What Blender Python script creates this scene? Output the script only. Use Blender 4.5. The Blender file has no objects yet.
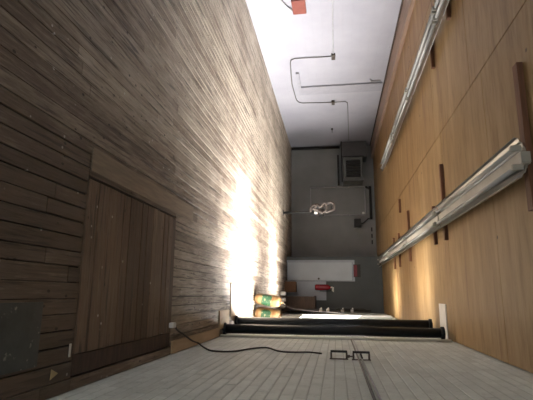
import bpy, bmesh, math, random
from mathutils import Vector, Matrix
random.seed(7)
S = bpy.context.scene
COL = S.collection

# ------------------------------------------------------------------ sizes
CZ = 1.563                      # eye height
XR, XL, YE, H = 0.574, -5.394, 16.225, 3.0
Y0 = -0.6                       # the room goes on behind the viewer

# ------------------------------------------------------------------ materials
def newmat(name):
    m = bpy.data.materials.new(name); m.use_nodes = True
    nt = m.node_tree
    return m, nt, nt.nodes['Principled BSDF']
def nd(nt, t, **kw):
    n = nt.nodes.new(t)
    for k, v in kw.items(): setattr(n, k, v)
    return n
def ramp(nt, fac, stops):
    r = nd(nt, 'ShaderNodeValToRGB')
    el = r.color_ramp.elements
    while len(el) < len(stops): el.new(0.5)
    for e, (p, c) in zip(el, stops):
        e.position = p; e.color = (c[0], c[1], c[2], 1)
    nt.links.new(fac, r.inputs[0]); return r.outputs[0]
def mix(nt, a, b, fac, mode='MIX'):
    m = nd(nt, 'ShaderNodeMix', data_type='RGBA', blend_type=mode)
    for sock, v in ((m.inputs[0], fac), (m.inputs[6], a), (m.inputs[7], b)):
        if isinstance(v, (int, float)): sock.default_value = v
        elif isinstance(v, tuple): sock.default_value = (v[0], v[1], v[2], 1)
        else: nt.links.new(v, sock)
    return m.outputs[2]
def coords(nt, scale=(1, 1, 1), loc=(0, 0, 0)):
    tc = nd(nt, 'ShaderNodeTexCoord'); mp = nd(nt, 'ShaderNodeMapping')
    mp.inputs['Scale'].default_value = scale; mp.inputs['Location'].default_value = loc
    nt.links.new(tc.outputs['Object'], mp.inputs['Vector']); return mp.outputs[0]
def noise(nt, scale, vec, detail=5, rough=.6):
    n = nd(nt, 'ShaderNodeTexNoise')
    n.inputs['Scale'].default_value = scale; n.inputs['Detail'].default_value = detail
    n.inputs['Roughness'].default_value = rough
    nt.links.new(vec, n.inputs['Vector']); return n.outputs[0]
def bump(nt, b, h, strength=.3, dist=.01):
    n = nd(nt, 'ShaderNodeBump')
    n.inputs['Strength'].default_value = strength; n.inputs['Distance'].default_value = dist
    nt.links.new(h, n.inputs['Height']); nt.links.new(n.outputs[0], b.inputs['Normal'])
def plain(name, c1, c2=None, rough=.6, metal=0., scale=8, stretch=(1, 1, 1), bmp=.15, spec=.4):
    m, nt, b = newmat(name)
    c2 = c2 or tuple(x * .8 for x in c1)
    v = coords(nt, stretch)
    n = noise(nt, scale, v)
    nt.links.new(ramp(nt, n, [(.3, c2), (.7, c1)]), b.inputs['Base Color'])
    b.inputs['Roughness'].default_value = rough; b.inputs['Metallic'].default_value = metal
    b.inputs['Specular IOR Level'].default_value = spec
    if bmp: bump(nt, b, n, bmp, .01)
    return m

def wood_floor(name, axis='Y', lo=(.115, .082, .060), hi=(.60, .525, .43), spots=True):
    m, nt, b = newmat(name)
    st = (9, .7, 9) if axis == 'Y' else (.7, 9, 9)
    fine = noise(nt, 5, coords(nt, st), 8, .7)
    big = noise(nt, .8, coords(nt), 4, .55)
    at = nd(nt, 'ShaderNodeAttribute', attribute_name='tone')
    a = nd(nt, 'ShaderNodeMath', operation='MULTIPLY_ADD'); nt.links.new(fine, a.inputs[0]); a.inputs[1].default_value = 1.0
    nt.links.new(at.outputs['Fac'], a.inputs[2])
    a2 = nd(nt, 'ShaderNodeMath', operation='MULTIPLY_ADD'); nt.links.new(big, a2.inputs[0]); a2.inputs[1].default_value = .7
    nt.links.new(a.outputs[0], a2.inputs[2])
    mid = tuple((p + q) * .45 for p, q in zip(lo, hi))
    mr = nd(nt, 'ShaderNodeMapRange'); mr.inputs['From Min'].default_value = .5; mr.inputs['From Max'].default_value = 2.0
    nt.links.new(a2.outputs[0], mr.inputs['Value'])
    col = ramp(nt, mr.outputs[0], [(.0, tuple(x * .55 for x in lo)), (.25, lo), (.5, mid), (.85, hi)])
    # dark nicks and knots
    kn = noise(nt, 6, coords(nt, (1.6, .8, 1)), 3, .5)
    col = mix(nt, col, (.03, .022, .018), ramp(nt, kn, [(.70, (0, 0, 0)), (.76, (.8, .8, .8))]))
    for sc_, thr, cc in ((3.2, .61, (.03, .021, .016)), (6.5, .60, (.045, .033, .025)), (1.7, .63, (.06, .045, .034))):
        sk = noise(nt, sc_, coords(nt, (7, .35, 7) if axis == 'Y' else (.35, 7, 7), (sc_, 1, 0)), 3, .55)
        col = mix(nt, col, cc, ramp(nt, sk, [(thr, (0, 0, 0)), (thr + .05, (.75,) * 3)]))
    vn = nd(nt, 'ShaderNodeTexVoronoi'); vn.inputs['Scale'].default_value = 7
    nt.links.new(coords(nt, (1.5, .9, 1) if axis == 'Y' else (.9, 1.5, 1), (2, 5, 0)), vn.inputs['Vector'])
    col = mix(nt, col, (.018, .013, .01), ramp(nt, vn.outputs['Distance'], [(.075, (.9,) * 3), (.11, (0, 0, 0))]))
    if spots:
        vo = nd(nt, 'ShaderNodeTexVoronoi'); vo.inputs['Scale'].default_value = 9
        nt.links.new(coords(nt), vo.inputs['Vector'])
        sp = ramp(nt, vo.outputs['Distance'], [(.07, (.8, .8, .8)), (.1, (0, 0, 0))])
        g = noise(nt, 2.3, coords(nt, (1, 1, 1), (4, 2, 0)), 2)
        gg = ramp(nt, g, [(.47, (0, 0, 0)), (.56, (1, 1, 1))])
        col = mix(nt, col, (.5, .48, .45), mix(nt, sp, gg, 1.0, 'MULTIPLY'))
    nt.links.new(col, b.inputs['Base Color'])
    rr = ramp(nt, big, [(.3, (.62,) * 3), (.7, (.45,) * 3)])
    nt.links.new(rr, b.inputs['Roughness'])
    b.inputs['Specular IOR Level'].default_value = .35
    bump(nt, b, fine, .5, .012)
    return m

M = {}
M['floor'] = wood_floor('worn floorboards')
M['hatch'] = wood_floor('hatch boards', 'X', (.11, .068, .044), (.27, .19, .135))
M['void'] = plain('dark gap', (.012, .01, .009), rough=.9, bmp=0)
M['darkwood'] = plain('dark stained wood', (.075, .045, .032), (.03, .02, .016), .7, scale=5, stretch=(1, 6, 6))
M['palewood'] = plain('fresh pale board', (.43, .325, .21), (.34, .25, .155), .6, scale=3, stretch=(9, 1, 4))
M['palefloor'] = plain('pale plywood patch', (.55, .46, .36), (.42, .34, .26), .6, scale=3, stretch=(9, 1, 4))
M['beam'] = plain('brown beam wood', (.29, .20, .15), (.20, .13, .095), .55, scale=3, stretch=(8, .8, 8))
M['cleat'] = plain('red brown cleat wood', (.19, .085, .042), (.10, .042, .022), .6, scale=4, stretch=(.8, 8, 8))
M['black'] = plain('black pipe paint', (.011, .015, .020), (.008, .010, .013), .45, scale=20, bmp=.03, spec=.25)
M['blacksteel'] = plain('black iron', (.02, .019, .018), (.012, .012, .012), .55, scale=20)
M['cable'] = plain('dark rubber cable', (.02, .014, .012), rough=.5, bmp=0)
M['steel'] = plain('dull steel bracket', (.12, .10, .085), (.05, .042, .035), .5, metal=.6, scale=20)
M['alu'] = plain('ribbed reflector metal', (.42, .415, .395), (.26, .255, .245), .3, metal=.9, scale=3, stretch=(10, .6, 10), bmp=.05)
M['enamel'] = plain('white enamel', (.62, .61, .57), (.5, .49, .45), .35, scale=4, bmp=.02)
M['tube'] = plain('white fluorescent glass', (.56, .57, .56), (.52, .53, .52), .18, scale=2, bmp=0, spec=.6)
M['socket'] = plain('cream lamp socket', (.36, .35, .31), rough=.5, bmp=0)
M['conduit'] = plain('painted conduit', (.40, .40, .42), (.30, .30, .32), .5, scale=6, bmp=.05)
M['darkconduit'] = plain('dark conduit', (.13, .125, .12), (.10, .095, .09), .5, scale=6, bmp=.05)
M['red'] = plain('dull red paint', (.20, .05, .035), (.15, .035, .024), .5, scale=6, bmp=.05)
M['redgloss'] = plain('gloss red cylinder', (.24, .010, .018), (.18, .006, .012), .25, scale=3, bmp=0)
M['darkred'] = plain('unlit red sign face', (.14, .010, .022), (.10, .007, .015), .4, scale=3, bmp=0)
M['door'] = plain('pale grey door paint', (.42, .47, .53), (.37, .41, .47), .5, scale=2, bmp=.03)
M['doorleaf'] = plain('grey door paint', (.33, .37, .44), (.27, .30, .36), .5, scale=2, bmp=.03)
M['partition'] = plain('dark grey partition', (.068, .078, .084), (.054, .062, .068), .7, scale=1.5, bmp=.03)
M['endwall'] = plain('grey beige end wall', (.255, .258, .262), (.195, .197, .20), .75, scale=.9, bmp=.08)
M['hvac'] = plain('grey sheet metal', (.14, .14, .145), (.11, .11, .115), .5, metal=.3, scale=3, bmp=.03)
M['hvacframe'] = plain('grey green heater casing', (.125, .13, .122), (.09, .094, .09), .5, scale=6, bmp=.03)
M['cardboard'] = plain('brown cardboard', (.17, .085, .045), (.12, .06, .032), .8, scale=5)
M['white'] = plain('white paint', (.72, .71, .69), (.62, .61, .60), .6, scale=5, bmp=.05)
M['paper'] = plain('off white paper', (.62, .60, .54), rough=.8, bmp=0)
M['tanpaper'] = plain('tan card', (.42, .33, .18), (.36, .28, .15), .8, bmp=0)
M['hose'] = plain('faded beige hose', (.16, .135, .122), (.12, .10, .09), .6, scale=12, bmp=.05)
M['plastic'] = plain('white plastic', (.75, .74, .72), rough=.4, bmp=0)
M['grout'] = plain('groove shadow paint', (.42, .42, .43), rough=.8, bmp=0)

def m_metalpatch():
    m, nt, b = newmat('scuffed dark metal plate')
    n = noise(nt, 3, coords(nt), 6, .65)
    c = ramp(nt, n, [(.3, (.025, .028, .027)), (.6, (.06, .066, .063)), (.8, (.11, .115, .108))])
    k = noise(nt, 14, coords(nt), 4, .7)
    c = mix(nt, c, (.26, .25, .22), ramp(nt, k, [(.60, (0, 0, 0)), (.66, (.8, .8, .8))]))
    nt.links.new(c, b.inputs['Base Color']); b.inputs['Roughness'].default_value = .55
    bump(nt, b, k, .2, .01); return m
M['plate'] = m_metalpatch()

def m_leftwall():
    m, nt, b = newmat('white painted plaster')
    n = noise(nt, .7, coords(nt), 6, .6)
    c = ramp(nt, n, [(.3, (.27, .27, .31)), (.7, (.335, .335, .38))])
    k = noise(nt, 5, coords(nt, (1, .5, 1)), 6, .7)
    c = mix(nt, c, (.32, .32, .34), ramp(nt, k, [(.66, (0, 0, 0)), (.78, (.55, .55, .55))]))
    v = nd(nt, 'ShaderNodeTexVoronoi'); v.inputs['Scale'].default_value = 2.2
    nt.links.new(coords(nt), v.inputs['Vector'])
    c = mix(nt, c, (.25, .25, .26), ramp(nt, v.outputs['Distance'], [(.035, (.9, .9, .9)), (.05, (0, 0, 0))]))
    nt.links.new(c, b.inputs['Base Color']); b.inputs['Roughness'].default_value = .7
    bt = nd(nt, 'ShaderNodeTexBrick'); bt.inputs['Scale'].default_value = 1.0
    bt.inputs['Brick Width'].default_value = .4; bt.inputs['Row Height'].default_value = .2; bt.inputs['Mortar Size'].default_value = .008
    sx = nd(nt, 'ShaderNodeSeparateXYZ'); cb = nd(nt, 'ShaderNodeCombineXYZ')
    nt.links.new(coords(nt), sx.inputs[0]); nt.links.new(sx.outputs[1], cb.inputs[0]); nt.links.new(sx.outputs[2], cb.inputs[1])
    nt.links.new(cb.outputs[0], bt.inputs['Vector'])
    ad = nd(nt, 'ShaderNodeMath', operation='SUBTRACT'); nt.links.new(k, ad.inputs[0]); nt.links.new(bt.outputs['Fac'], ad.inputs[1])
    bump(nt, b, ad.outputs[0], .35, .012); return m
M['leftwall'] = m_leftwall()

def m_brick():
    m, nt, b = newmat('white painted brick')
    at = nd(nt, 'ShaderNodeAttribute', attribute_name='tone')
    n = noise(nt, 5, coords(nt), 7, .65)
    c = ramp(nt, n, [(.25, (.53, .56, .53)), (.7, (.70, .735, .70))])
    c = mix(nt, c, (.42, .43, .40), ramp(nt, at.outputs['Fac'], [(.0, (.40,) * 3), (1., (0, 0, 0))]))
    k = noise(nt, 22, coords(nt), 5, .7)
    c = mix(nt, c, (.31, .31, .28), ramp(nt, k, [(.57, (0, 0, 0)), (.74, (.6,) * 3)]))
    nt.links.new(c, b.inputs['Base Color']); b.inputs['Roughness'].default_value = .6
    b.inputs['Specular IOR Level'].default_value = .3
    bump(nt, b, k, .6, .012); return m
M['brick'] = m_brick()
M['mortar'] = plain('painted mortar', (.47, .495, .465), (.39, .41, .385), .8, scale=9)

def m_ceiling():
    m, nt, b = newmat('tan plywood ceiling')
    at = nd(nt, 'ShaderNodeAttribute', attribute_name='tone')
    g = noise(nt, 2.2, coords(nt, (1.0, 4.5, 1)), 7, .62)
    c = ramp(nt, g, [(.25, (.195, .118, .045)), (.5, (.28, .178, .078)), (.75, (.35, .238, .115))])
    c = mix(nt, c, (.20, .095, .035), ramp(nt, at.outputs['Fac'], [(0, (.55,) * 3), (.6, (0, 0, 0))]))
    st = noise(nt, 1.3, coords(nt, (.28, 3.0, 1), (3, 1, 0)), 6, .62)
    c = mix(nt, c, (.37, .25, .13), ramp(nt, st, [(.55, (0, 0, 0)), (.66, (.75,) * 3)]))
    c = mix(nt, c, (.13, .05, .02), ramp(nt, st, [(.28, (.75,) * 3), (.44, (0, 0, 0))]))
    v = nd(nt, 'ShaderNodeTexVoronoi'); v.inputs['Scale'].default_value = 2.6
    nt.links.new(coords(nt), v.inputs['Vector'])
    c = mix(nt, c, (.05, .028, .015), ramp(nt, v.outputs['Distance'], [(.05, (.9,) * 3), (.07, (0, 0, 0))]))
    nt.links.new(c, b.inputs['Base Color']); b.inputs['Roughness'].default_value = .5
    b.inputs['Specular IOR Level'].default_value = .3
    bump(nt, b, g, .12, .01); return m
M['ceiling'] = m_ceiling()

def m_bag():
    m, nt, b = newmat('printed paper sack')
    tc = nd(nt, 'ShaderNodeTexCoord'); sx = nd(nt, 'ShaderNodeSeparateXYZ')
    nt.links.new(tc.outputs['Object'], sx.inputs[0])
    n = noise(nt, 9, coords(nt), 5, .6)
    c = ramp(nt, n, [(.3, (.15, .088, .032)), (.7, (.215, .138, .055))])
    # orange bands near both ends of the print
    w = nd(nt, 'ShaderNodeTexWave', wave_type='BANDS', bands_direction='Z')
    w.inputs['Scale'].default_value = 2.2; w.inputs['Distortion'].default_value = 1.2
    nt.links.new(tc.outputs['Object'], w.inputs['Vector'])
    c = mix(nt, c, (.16, .06, .015), ramp(nt, w.outputs['Fac'], [(.80, (0, 0, 0)), (.9, (.7,) * 3)]))
    nt.links.new(c, b.inputs['Base Color']); b.inputs['Roughness'].default_value = .5
    bump(nt, b, n, .4, .02); return m
M['bag'] = m_bag()
def m_baglabel():
    m, nt, b = newmat('green sack print')
    n = noise(nt, 18, coords(nt, (1, 1, 2.2)), 3, .5)
    c = ramp(nt, n, [(.50, (.005, .04, .014)), (.58, (.006, .05, .017)), (.66, (.17, .15, .08))])
    nt.links.new(c, b.inputs['Base Color']); b.inputs['Roughness'].default_value = .5
    return m
M['baglabel'] = m_baglabel()

# ------------------------------------------------------------------ mesh helpers
def box(bm, x0, x1, y0, y1, z0, z1, bev=0.):
    r = bmesh.ops.create_cube(bm, size=1)
    vs = r['verts']
    for v in vs:
        v.co = Vector((x0 + (v.co.x + .5) * (x1 - x0), y0 + (v.co.y + .5) * (y1 - y0), z0 + (v.co.z + .5) * (z1 - z0)))
    if bev:
        es = list({e for v in vs for e in v.link_edges})
        bmesh.ops.bevel(bm, geom=es, offset=bev, segments=2, affect='EDGES', profile=.6)
    return vs
def catmull(pts, n=6):
    P = [Vector(p) for p in pts]; P = [P[0] * 2 - P[1]] + P + [P[-1] * 2 - P[-2]]
    out = []
    for i in range(1, len(P) - 2):
        for k in range(n):
            t = k / n; a, b, c, d = P[i - 1:i + 3]
            out.append(.5 * (2 * b + (c - a) * t + (2 * a - 5 * b + 4 * c - d) * t * t + (3 * b - a - 3 * c + d) * t ** 3))
    out.append(P[-2]); return out
def tube(bm, pts, r, seg=10):
    P = [Vector(p) for p in pts]; rings = []
    ref = None
    for i, p in enumerate(P):
        t = (P[min(i + 1, len(P) - 1)] - P[max(i - 1, 0)]).normalized()
        if ref is None:
            ref = Vector((0, 0, 1)) if abs(t.z) < .9 else Vector((1, 0, 0))
        u = (ref - t * ref.dot(t)).normalized(); ref = u; w = t.cross(u)
        rings.append([bm.verts.new(p + r * (math.cos(a) * u + math.sin(a) * w)) for a in (2 * math.pi * k / seg for k in range(seg))])
    for A, B in zip(rings, rings[1:]):
        for k in range(seg):
            f = bm.faces.new((A[k], A[(k + 1) % seg], B[(k + 1) % seg], B[k])); f.smooth = True
    bm.faces.new(rings[0][::-1]); bm.faces.new(rings[-1])
def lathe(bm, prof, c, axis='z', seg=20):
    rings = []
    for (r, h) in prof:
        ring = []
        for k in range(seg):
            a = 2 * math.pi * k / seg; x, y = r * math.cos(a), r * math.sin(a)
            p = {'z': (x, y, h), 'y': (x, h, y), 'x': (h, x, y)}[axis]
            ring.append(bm.verts.new(Vector(c) + Vector(p)))
        rings.append(ring)
    for A, B in zip(rings, rings[1:]):
        for k in range(seg):
            f = bm.faces.new((A[k], A[(k + 1) % seg], B[(k + 1) % seg], B[k])); f.smooth = True
    bm.faces.new(rings[0][::-1]); bm.faces.new(rings[-1])
def sheet(bm, prof, y0, y1, th=.004):
    """extrude an open XZ profile along Y as a thin folded sheet"""
    P = [Vector((p[0], 0, p[1])) for p in prof]; N = []
    for i in range(len(P)):
        t = (P[min(i + 1, len(P) - 1)] - P[max(i - 1, 0)]).normalized(); N.append(Vector((-t.z, 0, t.x)))
    loop = P + [p + n * th for p, n in zip(reversed(P), reversed(N))]
    a = [bm.verts.new((p.x, y0, p.z)) for p in loop]; b = [bm.verts.new((p.x, y1, p.z)) for p in loop]
    n = len(loop)
    for i in range(n): bm.faces.new((a[i], a[(i + 1) % n], b[(i + 1) % n], b[i]))
    m = len(P)
    for i in range(m - 1):
        bm.faces.new((a[i], a[i + 1], a[n - 2 - i], a[n - 1 - i]))
        bm.faces.new((b[i], b[i + 1], b[n - 2 - i], b[n - 1 - i]))
def prism(bm, poly, z0, z1):
    a = [bm.verts.new((x, y, z0)) for x, y in poly]; b = [bm.verts.new((x, y, z1)) for x, y in poly]
    n = len(poly); bm.faces.new(a[::-1]); bm.faces.new(b)
    for i in range(n): bm.faces.new((a[i], a[(i + 1) % n], b[(i + 1) % n], b[i]))

def obj(name, bm, mat, parent=None, loc=None, kind=None):
    bmesh.ops.recalc_face_normals(bm, faces=bm.faces)
    me = bpy.data.meshes.new(name)
    if loc is not None: bmesh.ops.translate(bm, verts=bm.verts, vec=-Vector(loc))
    bm.to_mesh(me); bm.free()
    for m in (mat if isinstance(mat, list) else [mat]): me.materials.append(m)
    o = bpy.data.objects.new(name, me); COL.objects.link(o)
    if loc is not None: o.location = loc
    if parent: o.parent = parent
    if kind: o['kind'] = kind
    return o
def part(name, fn, mat, parent):
    """mesh built in world space, stored relative to its thing (things are unrotated empties)"""
    bm = bmesh.new(); fn(bm)
    root = parent
    off = Vector(root.location)
    while root.parent: root = root.parent; off += Vector(root.location)
    bmesh.ops.translate(bm, verts=bm.verts, vec=-off)
    return obj(name, bm, mat, parent)
def thing(name, label, cat, loc, group=None):
    o = bpy.data.objects.new(name, None); COL.objects.link(o); o.empty_display_size = .1
    o.location = loc; o['label'] = label; o['category'] = cat
    if group: o['group'] = group
    return o
def single(name, fn, mat, label, cat, loc, group=None):
    bm = bmesh.new(); fn(bm)
    o = obj(name, bm, mat, loc=loc); o['label'] = label; o['category'] = cat
    if group: o['group'] = group
    return o
def dup(root, loc, label):
    c = root.copy(); COL.objects.link(c); c.location = loc; c['label'] = label
    for ch in list(root.children):
        d = ch.copy(); COL.objects.link(d); d.parent = c
        for g in list(ch.children):
            e = g.copy(); COL.objects.link(e); e.parent = d
    return c
def tone_layer(bm): return bm.faces.layers.float.new('tone')
def toned(me_obj):
    """face tone -> point of use through a named attribute"""
    return me_obj

# ------------------------------------------------------------------ floor
HX0, HX1, HY0, HY1 = -0.735, 0.50, 2.61, 4.24          # the hatch
def plank(bm, lay, x0, x1, y0, y1, tone, z=0., flip=False):
    g = random.choice((.0015, .0025, .0035, .0045, .006)); b = .002
    x0 += g; x1 -= g; y0 += g * .6; y1 -= g * .6
    if x1 - x0 < .02 or y1 - y0 < .03: return
    tl = random.uniform(-.0006, .0006)
    bot = [bm.verts.new(p) for p in ((x0, y0, z - .03), (x1, y0, z - .03), (x1, y1, z - .03), (x0, y1, z - .03))]
    mid = [bm.verts.new(p) for p in ((x0, y0, z - b), (x1, y0, z - b + tl), (x1, y1, z - b + tl), (x0, y1, z - b))]
    top = [bm.verts.new(p) for p in ((x0 + b, y0 + b, z), (x1 - b, y0 + b, z + tl), (x1 - b, y1 - b, z + tl), (x0 + b, y1 - b, z))]
    fs = [bm.faces.new(top)]
    for A, B in ((bot, mid), (mid, top)):
        for i in range(4): fs.append(bm.faces.new((A[i], A[(i + 1) % 4], B[(i + 1) % 4], B[i])))
    for f in fs: f[lay] = tone
bm = bmesh.new(); lay = tone_layer(bm)
W = .092
x = XL; row = 0
while x < XR - .005:
    x1 = min(x + W * random.choice((1, 1, 1, .96, 1.05)), XR)
    y = Y0 - random.uniform(0, 2.5)
    while y < YE:
        L = random.uniform(2.2, 5.5); y1 = min(y + L, YE)
        segs = [(y, y1)]
        cut = [HY0, HY1] if x1 > HX0 and x < HX1 else []
        if x > -.95: cut = sorted(set(cut + [2.61]))
        for c in cut:
            segs = [s for a, b_ in segs for s in (((a, c), (c, b_)) if a < c < b_ else ((a, b_),))]
        for a, b_ in segs:
            cy = (a + b_) / 2
            xa, xb = x, x1
            if HY0 < cy < HY1 and x1 > HX0 and x < HX1:
                if x < HX0: xb = HX0
                elif x1 > HX1: xa = HX1
                else: continue
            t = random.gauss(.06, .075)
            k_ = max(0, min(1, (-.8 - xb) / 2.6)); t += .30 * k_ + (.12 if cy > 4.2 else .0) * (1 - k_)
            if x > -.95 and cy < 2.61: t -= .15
            if a < 2.61 and x < -.95: t += .0
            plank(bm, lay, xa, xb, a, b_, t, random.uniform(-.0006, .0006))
        y = y1
    x = x1; row += 1
fl = obj('floor', bm, M['floor'], kind='structure')
bm = bmesh.new(); box(bm, XL, XR, Y0, YE, -.12, -.031)
obj('subfloor', bm, M['void'], fl)

# hatch set into the floor
h = thing('floor_hatch', 'dark plank hatch with crosswise boards, set flush in the floor beside the brick wall', 'hatch', ((HX0 + HX1) / 2, (HY0 + HY1) / 2, 0))
def f_boards(bm):
    lay = tone_layer(bm); y = HY0 + .012
    while y < HY1 - .02:
        w = random.choice((.10, .11, .125, .135, .09)); y1 = min(y + w, HY1 - .012)
        if HY1 - y1 < .07: y1 = HY1 - .012
        plank(bm, lay, HX0 + .012, HX1 - .13, y, y1, random.uniform(-.3, .3), random.uniform(.003, .010)); y = y1
part('board_panel', f_boards, M['hatch'], h)
def f_rail(bm): box(bm, HX1 - .128, HX1 - .01, HY0 + .015, HY1 - .015, -.028, .003, .004)
part('edge_rail', f_rail, M['darkwood'], h)

# boards of another wood let into / nailed on the floor by the brick wall
single('floor_board', lambda b: box(b, .45, XR - .008, 4.26, 6.02, .003, .024, .003), M['palewood'],
       'long pale fresh board lying along the foot of the brick wall just past the hatch', 'board', (.5, 5.1, .003))
single('floor_patch', lambda b: box(b, .235, XR - .10, 6.03, 6.58, .003, .018, .003), M['palewood'],
       'square pale offcut on the floor between the fresh board and the black pipes', 'board', (.4, 6.3, .003))
single('floor_patch', lambda b: box(b, -.14, .34, 6.68, 8.2, .003, .018, .003), M['palefloor'],
       'sunlit square of pale plywood patched onto the floor next to the black pipes', 'patch', (.1, 7.2, .003))
single('floor_patch', lambda b: box(b, -.93, -.77, 2.62, 4.75, .003, .012, .003), M['palefloor'] if 0 else plain('greyed patch board', (.25, .20, .15), (.16, .125, .095), .6, scale=4, stretch=(9, 1, 4)),
       'greyish narrow board running along the far edge of the floor hatch', 'board', (-.85, 3.6, .003))
single('metal_plate', lambda b: box(b, .055, .385, 1.25, 2.27, .003, .008, .002), M['plate'],
       'scuffed dark grey metal plate patched over the dark floorboards', 'plate', (.2, 1.8, .003))
single('card_scrap', lambda b: prism(b, [(.42, 2.405), (.475, 2.40), (.45, 2.47)], .003, .006), M['tanpaper'],
       'small tan triangular scrap lying on the dark floor by the brick wall', 'scrap', (.45, 2.42, .003))
single('paper_scrap', lambda b: (box(b, .30, .375, 2.555, 2.572, .006, .010)), M['paper'],
       'thin white strip of paper lying by the corner of the hatch', 'scrap', (.34, 2.56, .006))

# ------------------------------------------------------------------ ceiling
bm = bmesh.new(); lay = tone_layer(bm)
ys = [Y0]; y = .8
while y < YE: ys.append(y); y += 1.752
ys.append(YE)
xs = [XL, -4.15, -2.14, XR]
for i in range(len(xs) - 1):
    for j in range(len(ys) - 1):
        n0 = len(bm.faces)
        off = [0, .35, 0][i] if 0 < j else 0
        a = ys[j] + (off if j else 0); b_ = ys[j + 1] + (off if j + 1 < len(ys) - 1 else 0)
        box(bm, xs[i] + .006, xs[i + 1] - .006, a + .005, b_ - .005, H, H + .014)
        bm.faces.ensure_lookup_table()
        t = random.uniform(.3, 1) if i else 0.
        for f in bm.faces[n0:]: f[lay] = t
ce = obj('ceiling', bm, M['ceiling'], kind='structure')
bm = bmesh.new(); box(bm, XL, XR, Y0, YE, H + .0145, H + .1)
obj('ceiling_backing', bm, M['void'], ce)

# beam along the left wall under the ceiling
bm = bmesh.new(); box(bm, XL, XL + .52, Y0, YE, H - .075, H - .001, .004)
o = obj('trim_1', bm, M['beam'], kind='structure')
bm = bmesh.new(); box(bm, XL, XL + .03, Y0, YE, H - .105, H - .0755, .003)
obj('trim_2', bm, M['darkwood'], kind='structure')

# ------------------------------------------------------------------ walls
bm = bmesh.new(); box(bm, XL - .25, XL, Y0, YE + .3, -.1, H + .1)
obj('wall_left', bm, M['leftwall'], kind='structure')
bm = bmesh.new(); box(bm, XL, XR + .45, YE, YE + .3, -.1, H + .1)
obj('wall_far', bm, M['endwall'], kind='structure')

# right brick wall with a loading doorway and a window
D0, D1 = 7.28, 8.48
W0, W1, WS = 10.75, 12.1, .66
HT = 2.93
bm = bmesh.new(); T = .42; bx = XR + .0025
def back(y0, y1, z0, z1): box(bm, bx, XR + T, y0, y1, z0, z1)
back(Y0, D0, -.1, H + .1); back(D1, W0, -.1, H + .1); back(W1, YE, -.1, H + .1)
back(D0, D1, HT, H + .1); back(W0, W1, HT, H + .1); back(W0, W1, -.1, WS); back(D0, D1, -.1, -.002)
wr = obj('wall_right', bm, M['mortar'], kind='structure')
bm = bmesh.new(); lay = tone_layer(bm)
CH, BL, g = .0769, .36, .003
for k in range(39):
    z0, z1 = k * CH + g, min((k + 1) * CH - g, H - .002)
    y = 1.0 - (BL / 2 if k % 2 else 0) + random.uniform(-.02, .02)
    while y < YE:
        L = BL * random.uniform(.94, 1.06)
        a, b_ = y + g, min(y + L - g, YE)
        y += L
        spans = [(a, b_)]
        for (o0, o1, s0) in ((D0, D1, 0), (W0, W1, WS)):
            if z1 > s0 and z0 < HT:
                spans = [q for p0, p1 in spans for q in ((p0, min(p1, o0)), (max(p0, o1), p1)) if q[1] - q[0] > .03]
        for p0, p1 in spans:
            d = random.uniform(-.0012, .0012); t = random.random(); c = .004
            A = [bm.verts.new(v) for v in ((XR + .0035, p0, z0), (XR + .0035, p1, z0), (XR + .0035, p1, z1), (XR + .0035, p0, z1))]
            B = [bm.verts.new(v) for v in ((XR + d, p0 + c, z0 + c), (XR + d, p1 - c, z0 + c), (XR + d, p1 - c, z1 - c), (XR + d, p0 + c, z1 - c))]
            fs = [bm.faces.new(B)] + [bm.faces.new((A[i], A[(i + 1) % 4], B[(i + 1) % 4], B[i])) for i in range(4)]
            for f in fs: f[lay] = t
obj('brick_facing', bm, M['brick'], wr)

# frames of the two openings (set into the wall's thickness)
def frame(name, y0, y1, z0, z1, bars, rails):
    bm = bmesh.new(); w = .05; xa, xb = XR + .27, XR + .33
    box(bm, xa, xb, y0, y0 + w, z0, z1); box(bm, xa, xb, y1 - w, y1, z0, z1)
    box(bm, xa, xb, y0 + w, y1 - w, z1 - w, z1); box(bm, xa, xb, y0 + w, y1 - w, z0, z0 + w)
    for b_ in bars: box(bm, xa + .01, xb - .01, b_ - .015, b_ + .015, z0 + w, z1 - w)
    return obj(name, bm, M['white'], kind='structure')
frame('door_1', D0, D1, 0.0, HT, [], [])
frame('window_1', W0, W1, WS, HT, [], [])
bm = bmesh.new(); box(bm, XR - .045, XR + .06, W1 + .002, W1 + .11, WS, HT, .004)
obj('trim_3', bm, M['white'], kind='structure')

# ------------------------------------------------------------------ partition with doors at the far end
PX, PY = -1.17, 14.62
bm = bmesh.new(); box(bm, PX, XR - .002, PY, YE, 0.0, H - .002)
obj('wall_partition', bm, M['partition'], kind='structure')
def fdoor(bm): box(bm, -.985, -.415, PY - .045, PY - .003, .02, 2.07, .006)
bm = bmesh.new(); fdoor(bm); d2 = obj('door_2', bm, M['door'], kind='structure')
bm = bmesh.new(); lathe(bm, [(.012, 0), (.012, .04), (.028, .045), (.03, .07), (.012, .085)], (-.47, PY - .12, 1.02), 'y', 14)
obj('door_handle', bm, M['steel'], d2)
bm = bmesh.new(); box(bm, -.385, .20, PY - .04, PY - .003, .02, 1.25, .006)
obj('door_3', bm, M['doorleaf'], kind='structure')
bm = bmesh.new()
box(bm, -1.06, -.99, PY - .03, PY - .002, .0, 2.15); box(bm, -.41, -.39, PY - .03, PY - .002, 0, 2.15); box(bm, -.99, -.41, PY - .03, PY - .002, 2.08, 2.15)
obj('trim_4', bm, M['doorleaf'], kind='structure')

t = thing('exit_sign', 'small dark red unlit box sign mounted over the pale grey door', 'sign', (-.72, PY - .002, 2.25))
part('sign_case', lambda b: box(b, -.92, -.52, PY - .05, PY - .002, 2.11, 2.33, .006), M['blacksteel'], t)
part('sign_face', lambda b: box(b, -.90, -.54, PY - .058, PY - .0502, 2.12, 2.225), M['darkred'], t)

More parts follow.
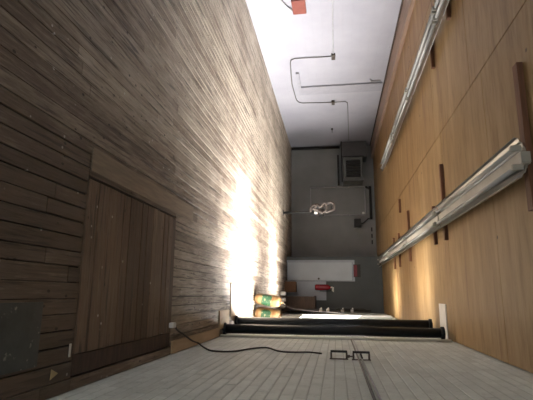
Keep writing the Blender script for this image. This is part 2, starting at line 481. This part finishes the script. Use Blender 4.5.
t = thing('fire_extinguisher', 'red fire extinguisher with pale valve hung on the far partition', 'extinguisher', (-.20, PY - .12, .92))
def fe(b): lathe(b, [(.06, 0), (.085, .015), (.09, .05), (.09, .36), (.08, .42), (.045, .47), (.025, .49)], (-.20, PY - .13, .90), 'z', 20)
part('cylinder', fe, M['redgloss'], t)
part('valve', lambda b: (lathe(b, [(.022, 0), (.022, .05), (.012, .055)], (-.20, PY - .13, 1.39), 'z', 12), box(b, -.22, -.08, PY - .145, PY - .115, 1.43, 1.452, .004), box(b, -.21, -.06, PY - .145, PY - .115, 1.468, 1.486, .004)), M['plastic'], t)
part('hose', lambda b: tube(b, catmull([(-.19, PY - .14, 1.42), (-.10, PY - .17, 1.38), (-.085, PY - .18, 1.2), (-.09, PY - .17, 1.05)]), .012, 8), M['blacksteel'], t)
part('wall_bracket', lambda b: box(b, -.23, -.17, PY - .045, PY - .002, 1.05, 1.30), M['steel'], t)

# ------------------------------------------------------------------ things on the far wall
heater_ = t = thing('unit_heater', 'grey box heater with black louvred grille, mounted high in the far left corner', 'heater', (-4.7, 15.6, 1.9))
zb, zt = 1.90, 2.57
def hood(b):
    prism(b, [(-5.385, 15.72), (-4.735, 15.52), (-4.735, YE - .01), (-5.385, YE - .01)], zb - .02, zt + .16)
part('sheet_metal_hood', hood, M['hvac'], t)
def casing(b):
    x0, x1, y0 = -4.73, -3.87, 15.5
    box(b, x0, x0 + .10, y0, YE - .02, zb, zt); box(b, x1 - .12, x1, y0, YE - .02, zb, zt)
    box(b, x0 + .10, x1 - .12, y0, YE - .02, zt - .07, zt); box(b, x0 + .10, x1 - .12, y0, YE - .02, zb, zb + .10)
    box(b, x0 + .10, x1 - .12, y0 + .3, YE - .02, zb + .10, zt - .07)
part('casing', casing, M['hvacframe'], t)
def louv(b):
    z = zb + .16
    x = -4.615
    while x < -4.03:
        box(b, x, x + .055, 15.515, 15.62, zb + .102, zt - .072); x += .085
part('grille', louv, M['blacksteel'], t)
part('edge_angle', lambda b: box(b, -4.75, -4.735, 15.44, 15.495, zb - .04, zt + .04), M['blacksteel'], t)
part('edge_angle', lambda b: box(b, -5.36, -3.87, 15.60, 15.63, zb - .065, zb - .025), M['blacksteel'], t)
part('support_bar', lambda b: box(b, -4.95, -3.90, 15.9, YE, 1.70, 1.76, .004), M['blacksteel'], heater_)
vp_ = t = thing('vent_pipe', 'black pipe running along the top of the far wall beside the heater', 'pipe', (-3.3, 16.1, 2.85))
part('pipe_run', lambda b: tube(b, [(-3.80, 16.13, 2.84), (-2.6, 16.13, 2.84)], .045, 12), M['blacksteel'], t)
part('pipe_elbow', lambda b: tube(b, catmull([(-3.70, 16.10, 2.84), (-3.74, 16.10, 2.74), (-3.79, 16.10, 2.68)]), .035, 10), M['blacksteel'], t)
t = thing('wall_speaker', 'small black box on a bent arm, high on the far wall near the ceiling', 'box', (-2.5, 16.1, 2.3))
part('box_body', lambda b: box(b, -2.60, -2.32, 15.92, YE - .06, 2.24, 2.47, .012), M['blacksteel'], t)
part('bracket_arm', lambda b: tube(b, catmull([(-2.46, 16.1, 2.472), (-2.46, 16.1, 2.55), (-2.55, 16.12, 2.66), (-2.62, 16.14, 2.74), (-2.62, 16.14, 2.79)]), .022, 8), M['blacksteel'], t)
part('back_plate', lambda b: box(b, -2.52, -2.40, YE - .059, YE, 2.28, 2.42), M['blacksteel'], t)
t = vp_
for xx in (-2.25, -2.02, -1.8):
    part('pipe_clip', lambda b, xx=xx: box(b, xx - .07, xx + .07, YE - .035, YE, 2.83, 2.875, .006), M['blacksteel'], t)
t = thing('conduit_loop', 'rectangular run of thin grey conduit on the far wall around a blank panel', 'conduit', (-3.3, YE - .02, 1.7))
for pa, pb in (((-3.82, .71), (-3.82, 2.66)), ((-3.80, 2.66), (-2.80, 2.66)), ((-2.78, 2.66), (-2.78, .71)), ((-2.80, .71), (-3.80, .71))):
    part('conduit_run', lambda b, pa=pa, pb=pb: tube(b, [(pa[0], YE - .025, pa[1]), (pb[0], YE - .025, pb[1])], .02, 8), M['conduit'], t)
for xx, zz in ((-3.82, 1.2), (-3.82, 2.1), (-2.78, 1.2), (-2.78, 2.1)):
    part('mount_clip', lambda b, xx=xx, zz=zz: box(b, xx - .03, xx + .03, YE - .05, YE - .0015, zz - .015, zz + .015), M['conduit'], t)
part('junction_box', lambda b: box(b, -2.88, -2.80, YE - .07, YE - .045, 2.54, 2.62, .006), M['white'], t)
single('downpipe', lambda b: tube(b, [(XL + .07, YE - .07, .01), (XL + .07, YE - .07, 1.80)], .05, 12), M['blacksteel'],
       'dark vertical pipe in the far left corner reaching up to the heater', 'pipe', (XL + .07, YE - .07, 0))

# standpipe with a hose draped over it
sx, sy = -2.42, 13.5
t = thing('standpipe', 'thin black standpipe with valve standing on the floor near the far wall', 'standpipe', (sx, sy, 0))
part('pipe_post', lambda b: tube(b, [(sx, sy, .012), (sx, sy, .95)], .035, 12), M['blacksteel'], t)
part('foot_flange', lambda b: lathe(b, [(.09, .003), (.09, .018), (.05, .025)], (sx, sy, 0), 'z', 18), M['blacksteel'], t)
part('coupling', lambda b: lathe(b, [(.045, .95), (.06, .96), (.06, 1.05), (.045, 1.06)], (sx, sy, 0), 'z', 16), M['plastic'], t)
def valve(b):
    lathe(b, [(.05, 1.06), (.075, 1.09), (.11, 1.15), (.09, 1.2), (.03, 1.26)], (sx, sy, 0), 'z', 16)
    tube(b, [(sx, sy, 1.14), (sx + .16, sy - .03, 1.14)], .032, 10); tube(b, [(sx - .12, sy, 1.22), (sx + .12, sy, 1.22)], .018, 8)
part('hose_hook', lambda b: tube(b, [(sx, sy, 1.262), (sx, sy, 1.465), (sx - .12, sy - .06, 1.472), (sx - .12, sy - .22, 1.472)], .014, 8), M['blacksteel'], t)
part('valve', valve, M['blacksteel'], t)
def hose(b):
    P = [(sx - .08, sy - .02, .72), (sx - .22, sy, .74), (sx - .30, sy + .02, .95), (sx - .24, sy - .03, 1.2), (sx - .36, sy - .02, 1.5), (sx - .30, sy, 1.66), (sx - .15, sy - .04, 1.66), (sx - .08, sy - .09, 1.45), (sx - .07, sy - .1, 1.25), (sx - .14, sy - .1, 1.0), (sx - .17, sy - .09, .8)]
    P = [(x + .10, sy - .19 + (y_ - sy) * .25, .86 + (z - .72) * .72) for x, y_, z in P]
    tube(b, catmull(P, 6), .04, 10)
    P2 = [(x + .035, y_ - .10, .5 * z + .55) for x, y_, z in P[1:-1]]
    tube(b, catmull(P2, 6), .032, 10)
single('hose', hose, M['hose'], 'faded beige hose looped over the top of the black standpipe', 'hose', (sx - .15, sy, 1.1))

# ------------------------------------------------------------------ left wall fittings
def wallrun(pts): return [(XL + .022, y, z + CZ) for y, z in pts]
t = thing('electrical_conduit', 'thin grey conduit snaking with square bends across the white left wall', 'conduit', (XL, 9.6, 1.6))
part('conduit_run', lambda b: tube(b, wallrun([(4.0, .05), (9.62, .05)]), .011, 8), M['conduit'], t)
part('conduit_run', lambda b: tube(b, wallrun([(9.62, .05), (9.60, -.85), (9.66, -.93), (9.8, -.96), (10.9, -1.03), (11.9, -1.0), (12.05, -.95), (12.13, -.85), (12.2, .03)]), .012, 8), M['darkconduit'], t)
part('conduit_run', lambda b: tube(b, wallrun([(12.2, .03), (12.18, .36), (12.26, .43), (12.5, .45), (15.6, .56)]), .011, 8), M['darkconduit'], t)
for yy, zz in ((9.62, .05), (12.2, .03)):
    part('junction_box', lambda b, yy=yy, zz=zz: box(b, XL + .003, XL + .06, yy - .11, yy + .11, zz + CZ - .045, zz + CZ + .045, .008), M['steel'], t)
single('wall_channel', lambda b: (box(b, XL + .002, XL + .05, 10.3, 11.55, CZ - .88, CZ - .80, .004), box(b, XL + .002, XL + .05, 11.1, 11.55, CZ - .80, CZ + 1.30, .004)), plain('grey painted channel', (.285, .285, .32), (.25, .25, .28), .7, bmp=.05),
       'shallow L-shaped painted ledge standing out from the white left wall', 'ledge', (XL, 11.2, CZ))
single('conduit_strap', lambda b: tube(b, [(XL + .022, 11.0, CZ + 1.25), (XL + .022, 11.0, CZ + 1.0), (XL + .022, 10.9, CZ + .98)], .022, 8), M['conduit'],
       'short bent conduit stub on the white left wall just under the ceiling beam', 'conduit', (XL, 11, CZ + 1.1))
t = thing('pull_box', 'small dull red electrical box on the white left wall', 'box', (XL, 7.6, 1.0))
part('box_body', lambda b: box(b, XL + .003, XL + .09, 7.40, 7.82, CZ - .71, CZ - .45, .01), M['red'], t)
part('conduit_stub', lambda b: tube(b, [(XL + .04, 7.78, CZ - .711), (XL + .03, 7.62, CZ - .82), (XL + .03, 7.38, CZ - .92), (XL + .03, 6.4, CZ - 1.2), (XL + .03, 5.6, .012)], .016, 8), M['conduit'], t)
single('coat_hook', lambda b: lathe(b, [(.03, .002), (.035, .03), (.012, .05), (.006, .16)], (XL, 14.35, CZ - .02), 'x', 12), M['steel'],
       'small metal hook on the white left wall just before the heater', 'hook', (XL, 14.35, CZ))

# ------------------------------------------------------------------ black pipes by the brick wall
def vpipe(name, x, y, label, r=.062, top=H - .07):
    t = thing(name, label, 'pipe', (x, y, 0), 'black pipes on the brick wall')
    part('pipe_length', lambda b: tube(b, [(x, y, .02), (x, y, top - .03)], r, 24), M['black'], t)
    part('floor_collar', lambda b: lathe(b, [(r + .022, .003), (r + .022, .035), (r + .006, .042)], (x, y, 0), 'z', 24), M['black'], t)
    part('ceiling_collar', lambda b: lathe(b, [(r + .006, top - .045), (r + .02, top - .035), (r + .02, top)], (x, y, 0), 'z', 24), M['black'], t)
    return t
vpipe('standing_pipe', .485, 6.33, 'black floor-to-ceiling pipe, the nearer of the two beside the brick wall')
vpipe('standing_pipe', .425, 7.10, 'black floor-to-ceiling pipe, the farther of the two and close to the paper sacks')
single('slim_pipe', lambda b: tube(b, [(XR - .02, 6.05, .03), (XR - .02, 6.05, H - .05)], .017, 10), M['enamel'],
       'slim white pipe running up the brick wall in front of the black pipes', 'pipe', (XR - .02, 6.05, 0))

# ------------------------------------------------------------------ cable, conduit and brackets on the brick wall
t = thing('extension_cable', 'thin dark cable trailing from the hatch edge over the floor and up the brick wall', 'cable', (.35, 4.2, 0))
def wz(px): return px
CB = [(.30, 4.235, .045), (.36, 4.40, .012), (.43, 4.60, .03), (.50, 4.82, .034), (.545, 5.02, .04), (XR - .013, 4.74, .20), (XR - .013, 4.52, .35), (XR - .013, 4.54, .55), (XR - .013, 4.80, .68), (XR - .013, 4.92, .82), (XR - .013, 4.66, .98), (XR - .013, 4.60, 1.12), (XR - .013, 4.63, 1.29), (XR - .013, 4.56, 1.41)]
part('cord', lambda b: tube(b, catmull(CB, 6), .0085, 8), M['cable'], t)
part('plug', lambda b: (box(b, .275, .325, 4.15, 4.235, .012, .06, .012)), M['plastic'], t)

t = thing('wall_conduit', 'twin thin dark conduits running level along the white brick wall', 'conduit', (XR, 4.5, CZ + .2))
part('conduit_run', lambda b: tube(b, [(XR - .012, 1.6, CZ + .20), (XR - .012, 6.0, CZ + .17)], .009, 8), M['darkconduit'], t)
part('conduit_run', lambda b: tube(b, [(XR - .012, 1.6, CZ + .235), (XR - .012, 6.0, CZ + .195)], .007, 8), M['conduit'], t)

def bracket(yc, zc, label, lever):
    t = thing('wall_bracket', label, 'bracket', (XR, yc, zc), 'steel brackets on the brick wall')
    w, d = .068, .062
    part('back_plate', lambda b: box(b, XR - .012, XR - .003, yc - .012, yc + .012, zc - w - .015, zc + w + .015, .002), M['steel'], t)
    for s in (-1, 1):
        part('arm', lambda b, s=s: box(b, XR - d, XR - .0125, yc - .02, yc + .02, zc + s * w - .008, zc + s * w + .008, .002), M['steel'], t)
    part('cross_bar', lambda b: box(b, XR - d - .018, XR - d - .0005, yc - .018, yc + .018, zc - w - .006, zc + w + .006, .003), M['blacksteel'], t)
    part('bolt', lambda b: lathe(b, [(.012, 0), (.012, .02), (.006, .022), (.006, .05)], (XR - d + .03, yc, zc + (w + .009 if lever > 0 else -w - .06)), 'z', 10), M['steel'], t)
    return t
bracket(4.27, CZ + .01, 'rusty steel U-bracket on the brick wall nearest the end of the cable', 1)
b2 = bracket(4.25, CZ + .205, 'rusty steel U-bracket on the brick wall clasping the level conduits', -1)
part('clamp_screw', lambda b: tube(b, [(XR - .015, 4.25, CZ + .215), (XR - .06, 4.25, CZ + .20)], .008, 8), M['blacksteel'], b2)

# ------------------------------------------------------------------ sacks on the floor beyond the pipes
def sack(x, y, z, sx, sy, sz, lean, label, seed):
    rnd = random.Random(seed)
    t = thing('paper_sack', label, 'sack', (x, y, z), 'sacks beside the brick wall')
    t.rotation_euler = (0, lean, .1 * (seed % 3 - 1))
    def P(u, v, k=1.0):
        a = 2 * math.pi * u; h_ = v
        e = lambda c, p: math.copysign(abs(c) ** p, c)
        pinch = (1 - abs(2 * h_ - 1) ** 9)
        wob = 1 + .05 * math.sin(3 * a + seed) * math.sin(5 * h_ + seed) + .03 * math.sin(7 * a + 9 * h_)
        px = sx * (.22 + .78 * pinch ** .6) * e(math.cos(a), .6) * wob * k
        py = sy * (.90 + .10 * pinch) * e(math.sin(a), .6) * wob * k
        return Vector((px, py, sz * h_ + .012 * math.sin(2 * a + seed) * (h_ > .9)))
    bm = bmesh.new(); nu, nv = 28, 18; R = []
    for j in range(nv + 1): R.append([bm.verts.new(P(i / nu, j / nv)) for i in range(nu)])
    for j in range(nv):
        for i in range(nu):
            f = bm.faces.new((R[j][i], R[j][(i + 1) % nu], R[j + 1][(i + 1) % nu], R[j + 1][i])); f.smooth = True
    bm.faces.new(R[0][::-1]); bm.faces.new(R[-1]); obj('sack_body', bm, M['bag'], t)
    for u0, u1 in ((.30, .44), (.56, .94)):          # print on the broad face and towards the viewer
        bm = bmesh.new(); n = 10; V = [[bm.verts.new(P(u0 + (u1 - u0) * i / n, .30 + .38 * j / n, 1.012)) for i in range(n + 1)] for j in range(n + 1)]
        for j in range(n):
            for i in range(n):
                if abs(i - n / 2 + .5) + 1.1 * abs(j - n / 2 + .5) < n * .75:
                    f = bm.faces.new((V[j][i], V[j][i + 1], V[j + 1][i + 1], V[j + 1][i])); f.smooth = True
        bmesh.ops.delete(bm, geom=[v for v in bm.verts if not v.link_faces], context='VERTS')
        obj('printed_label', bm, M['baglabel'], t)
    bm = bmesh.new(); box(bm, -sx * .18, sx * .18, -sy * .92, sy * .92, sz - .004, sz + .035, .004)
    obj('stitched_top', bm, M['bag'], t)
    return t
sack(.085, 8.80, .012, .105, .20, .50, .17, 'upright tan paper sack with green print, farther from the brick wall of the two', 1)
sack(.36, 8.80, .012, .105, .20, .47, .13, 'tan paper sack with green print wedged between the other sack and brick wall', 2)

# ------------------------------------------------------------------ clutter by the far brick corner
t = thing('cardboard_box', 'brown cardboard box standing on the floor in front of the far doors', 'box', (-.2, 14.2, 0))
part('box_body', lambda b: box(b, -.36, -.04, 13.95, 14.35, .003, .34, .006), M['cardboard'], t)
part('box_flap', lambda b: box(b, -.36, -.04, 13.87, 13.945, .29, .345, .004), M['cardboard'], t)
for k, (xx, yy) in enumerate(((.00, 12.9), (.17, 12.9), (.33, 12.85))):
    t = thing('paint_can', ['white can farthest from the brick wall in the row of three', 'middle white can of the row of three on the floor', 'white can closest to the brick wall in the row of three'][k], 'can', (xx, yy, 0), 'white cans on the floor')
    part('can_body', lambda b: lathe(b, [(.05, .003), (.055, .01), (.055, .13), (.05, .14)], (xx, yy, 0), 'z', 16), M['plastic'], t)
    part('lid', lambda b: lathe(b, [(.052, .1405), (.052, .15), (.03, .152)], (xx, yy, 0), 'z', 16), M['conduit'], t)
t = thing('low_cabinet', 'dark brown wooden cabinet standing against the far end of the brick wall', 'cabinet', (.3, 13.6, 0))
part('cabinet_body', lambda b: box(b, .08, .50, 13.35, 14.2, .06, .92, .006), M['darkwood'], t)
part('cabinet_top', lambda b: box(b, .06, .52, 13.32, 14.22, .921, .95, .004), M['darkwood'], t)
for xx in (.11, .47):
    for yy in (13.4, 14.14): part('leg', lambda b, xx=xx, yy=yy: box(b, xx - .025, xx + .025, yy - .025, yy + .025, .003, .0595), M['darkwood'], t)
t = thing('pipe_manifold', 'dark upright pipe with pale fittings on the wall at the far right corner', 'pipe', (.42, 13.1, 1.0))
part('riser', lambda b: tube(b, [(.45, 13.0, .02), (.45, 13.0, 2.5)], .03, 10), M['blacksteel'], t)
for zz, m_ in ((1.12, 'plastic'), (1.32, 'plastic'), (1.72, 'conduit'), (1.98, 'conduit')):
    part('fitting', lambda b, zz=zz: (lathe(b, [(.03, -.04), (.05, -.03), (.05, .03), (.03, .04)], (.45, 13.0, zz), 'z', 12), tube(b, [(.45, 12.99, zz), (.38, 12.93, zz + .02)], .02, 8)), M[m_], t)
part('branch', lambda b: tube(b, [(.45, 13.0, 1.5), (.40, 12.96, 1.6), (.40, 12.96, 2.3), (.45, 13.0, 2.4)], .014, 8), M['blacksteel'], t)
single('hanging_wire', lambda b: tube(b, catmull([(.10, 11.9, .012), (.22, 11.95, .10), (.36, 12.0, .35), (.42, 12.05, .75), (.445, 12.1, 1.1), (.46, 12.1, 1.45), (.48, 12.15, 1.7)]), .010, 8), M['cable'],
       'thin loose wire rising from the floor past the window on the brick wall', 'wire', (.3, 12, .012))

# ------------------------------------------------------------------ ceiling lights
def light_proto(L, label):
    t = thing('fluorescent_fixture', label, 'light fixture', (0, 0, H), 'fluorescent fixtures')
    zt = -.05
    part0 = lambda n, fn, m, p=t: part_local(n, fn, m, p)
    part0('housing', lambda b: box(b, -.045, .045, .02, L - .02, -.115, -.05, .004), M['enamel'])
    for s in (-1, 1):
        part0('reflector_wing', lambda b, s=s: sheet(b, [(s * .046, -.075), (s * .075, -.080), (s * .085, -.090), (s * .11, -.096), (s * .12, -.112), (s * .145, -.122), (s * .150, -.150)], .015, L - .015, .003), M['alu'])
    for s in (-1, 1):
        part0('lamp_tube', lambda b, s=s: tube(b, [(s * .07, .055, -.145), (s * .07, L - .055, -.145)], .018, 12), M['tube'])
    for yy in (.0, L - .05):
        for s in (-1, 1):
            part0('lamp_socket', lambda b, s=s, yy=yy: box(b, s * .07 - .022, s * .07 + .022, yy + .012, yy + .042, -.178, -.105, .005), M['socket'])
        part0('end_plate', lambda b, yy=yy: box(b, -.04, .04, yy + (.0 if yy == 0 else .043), yy + (.007 if yy == 0 else .05), -.118, -.055, .002), M['socket'])
    return t
def part_local(name, fn, mat, parent):
    bm = bmesh.new(); fn(bm); return obj(name, bm, mat, parent)
LA = 2.70
labsA = ['bare ribbed strip light nearest the viewer in the ceiling row over the brick wall side',
         'strip light second from the viewer in the ceiling row over the brick wall side',
         'strip light third from the viewer in the ceiling row over the brick wall side',
         'farthest strip light of the ceiling row over the brick wall side, ending near the partition']
pA = None
for k in range(4):
    loc = (-.965, 3.30 + k * (LA + .02), H)
    if k == 0: pA = light_proto(LA, labsA[0]); pA.location = loc
    else: dup(pA, loc, labsA[k])
LB = 2.26
labsB = ['nearest strip light of the ceiling row along the white wall, cut off by the frame',
         'strip light second from the viewer in the ceiling row along the white wall',
         'strip light third from the viewer in the ceiling row along the white wall',
         'farthest strip light of the ceiling row along the white wall, close to the heater']
for k in range(4):
    loc = (-3.42, 3.02 + k * (LB + .03), H)
    if k == 0: pB = light_proto(LB, labsB[0]); pB.location = loc
    else: dup(pB, loc, labsB[k])

def cleat(x0, x1, y, w, label):
    single('wooden_cleat', lambda b: box(b, x0, x1, y - w / 2, y + w / 2, H - .045, H - .001, .003), M['cleat'], label, 'cleat', ((x0 + x1) / 2, y, H), 'wooden cleats on the ceiling')
cleat(-1.74, -.60, 3.43, .085, 'red-brown wooden cleat across the near end of the nearest strip light')
cleat(-1.70, -.69, 6.06, .06, 'red-brown wooden cleat where the nearest and second strip lights of the brick-side row meet')
cleat(-1.25, -.70, 6.68, .06, 'short red-brown cleat just beyond the first joint of the brick-side row of lights')
cleat(-1.6, -.62, 8.95, .06, 'red-brown cleat across the second strip light end of the brick-side row')
cleat(-1.35, -.60, 10.4, .06, 'red-brown cleat over the third strip light of the brick-side row')
cleat(-2.05, -1.75, 10.0, .06, 'short loose red-brown cleat between the two rows of lights')
cleat(-1.35, -.60, 11.3, .06, 'small far red-brown cleat over the last strip light of the brick-side row')
cleat(-3.75, -3.26, 5.14, .06, 'red-brown cleat over the joint of the nearest light in the white-wall row')
cleat(-3.75, -3.12, 6.1, .06, 'red-brown cleat over the second light in the white-wall row')

single('white_board', lambda b: box(b, .12, .566, 6.42, 6.80, H - .014, H - .001, .002), M['white'],
       'white painted board fixed to the ceiling beside the head of the black pipe', 'board', (.3, 6.7, H))

# ------------------------------------------------------------------ daylight
world = bpy.data.worlds.new('sky'); S.world = world; world.use_nodes = True
wn = world.node_tree; bg = wn.nodes['Background']
bg.inputs['Color'].default_value = (.95, 1.0, .97, 1); bg.inputs['Strength'].default_value = .8
def area(name, loc, d, sx, sy, power, color, spread):
    l = bpy.data.lights.new(name, 'AREA'); l.shape = 'RECTANGLE'; l.size = sx; l.size_y = sy
    l.energy = power; l.color = color; l.spread = math.radians(spread)
    o = bpy.data.objects.new(name, l); COL.objects.link(o); o.location = loc
    o.rotation_euler = Vector(d).to_track_quat('-Z', 'Z').to_euler()
    return o
area('daylight_doorway', (XR + .30, D1 - .42, 1.48), (-1, -.30, -.75), .74, 2.75, 950, (1.0, .97, .94), 118)
area('daylight_window', (XR + .30, (W0 + W1) / 2, 1.8), (-1, -.12, -.70), W1 - W0 - .1, 2.1, 400, (1.0, .96, .90), 105)
# added uplights that make the ceiling stripes, standing in for bounce from outside
area('added_uplight_doorway', (XR + .32, (D0 + D1) / 2, .9), (-.55, 0, 1), D1 - D0 - .75, 1.2, 8, (1.0, .92, .80), 40)
area('added_uplight_window', (XR + .32, (W0 + W1) / 2, 1.3), (-.55, 0, 1), W1 - W0 - .95, 1.0, 11, (1.0, .92, .80), 40)
sl = bpy.data.lights.new('sun', 'SUN'); sl.energy = 20; sl.angle = math.radians(9); sl.color = (1, .95, .86)
so = bpy.data.objects.new('sun', sl); COL.objects.link(so); so.location = (6, 8, 8)
so.rotation_euler = Vector((-1, -.10, -1.05)).to_track_quat('-Z', 'Y').to_euler()

# ------------------------------------------------------------------ camera
R = [[-0.008523611044103072, 0.15030354618367622, 0.988603151957033],
     [-0.97911925369677, -0.202062207444232, 0.022278944388013852],
     [0.20310793951751102, -0.967770483290008, 0.1488873956303066]]
cam = bpy.data.cameras.new('camera'); cam.sensor_width = 36; cam.lens = 36 * 450 / 533; cam.clip_start = .02
co = bpy.data.objects.new('camera', cam); COL.objects.link(co)
m = Matrix(R).transposed().to_4x4(); m.translation = (0, 0, CZ); co.matrix_world = m
S.camera = co
vs = S.view_settings
S.display_settings.display_device = 'sRGB'
vs.view_transform = 'Standard'; vs.look = 'None'; vs.gamma = 1; vs.use_curve_mapping = False; vs.exposure = 0.45
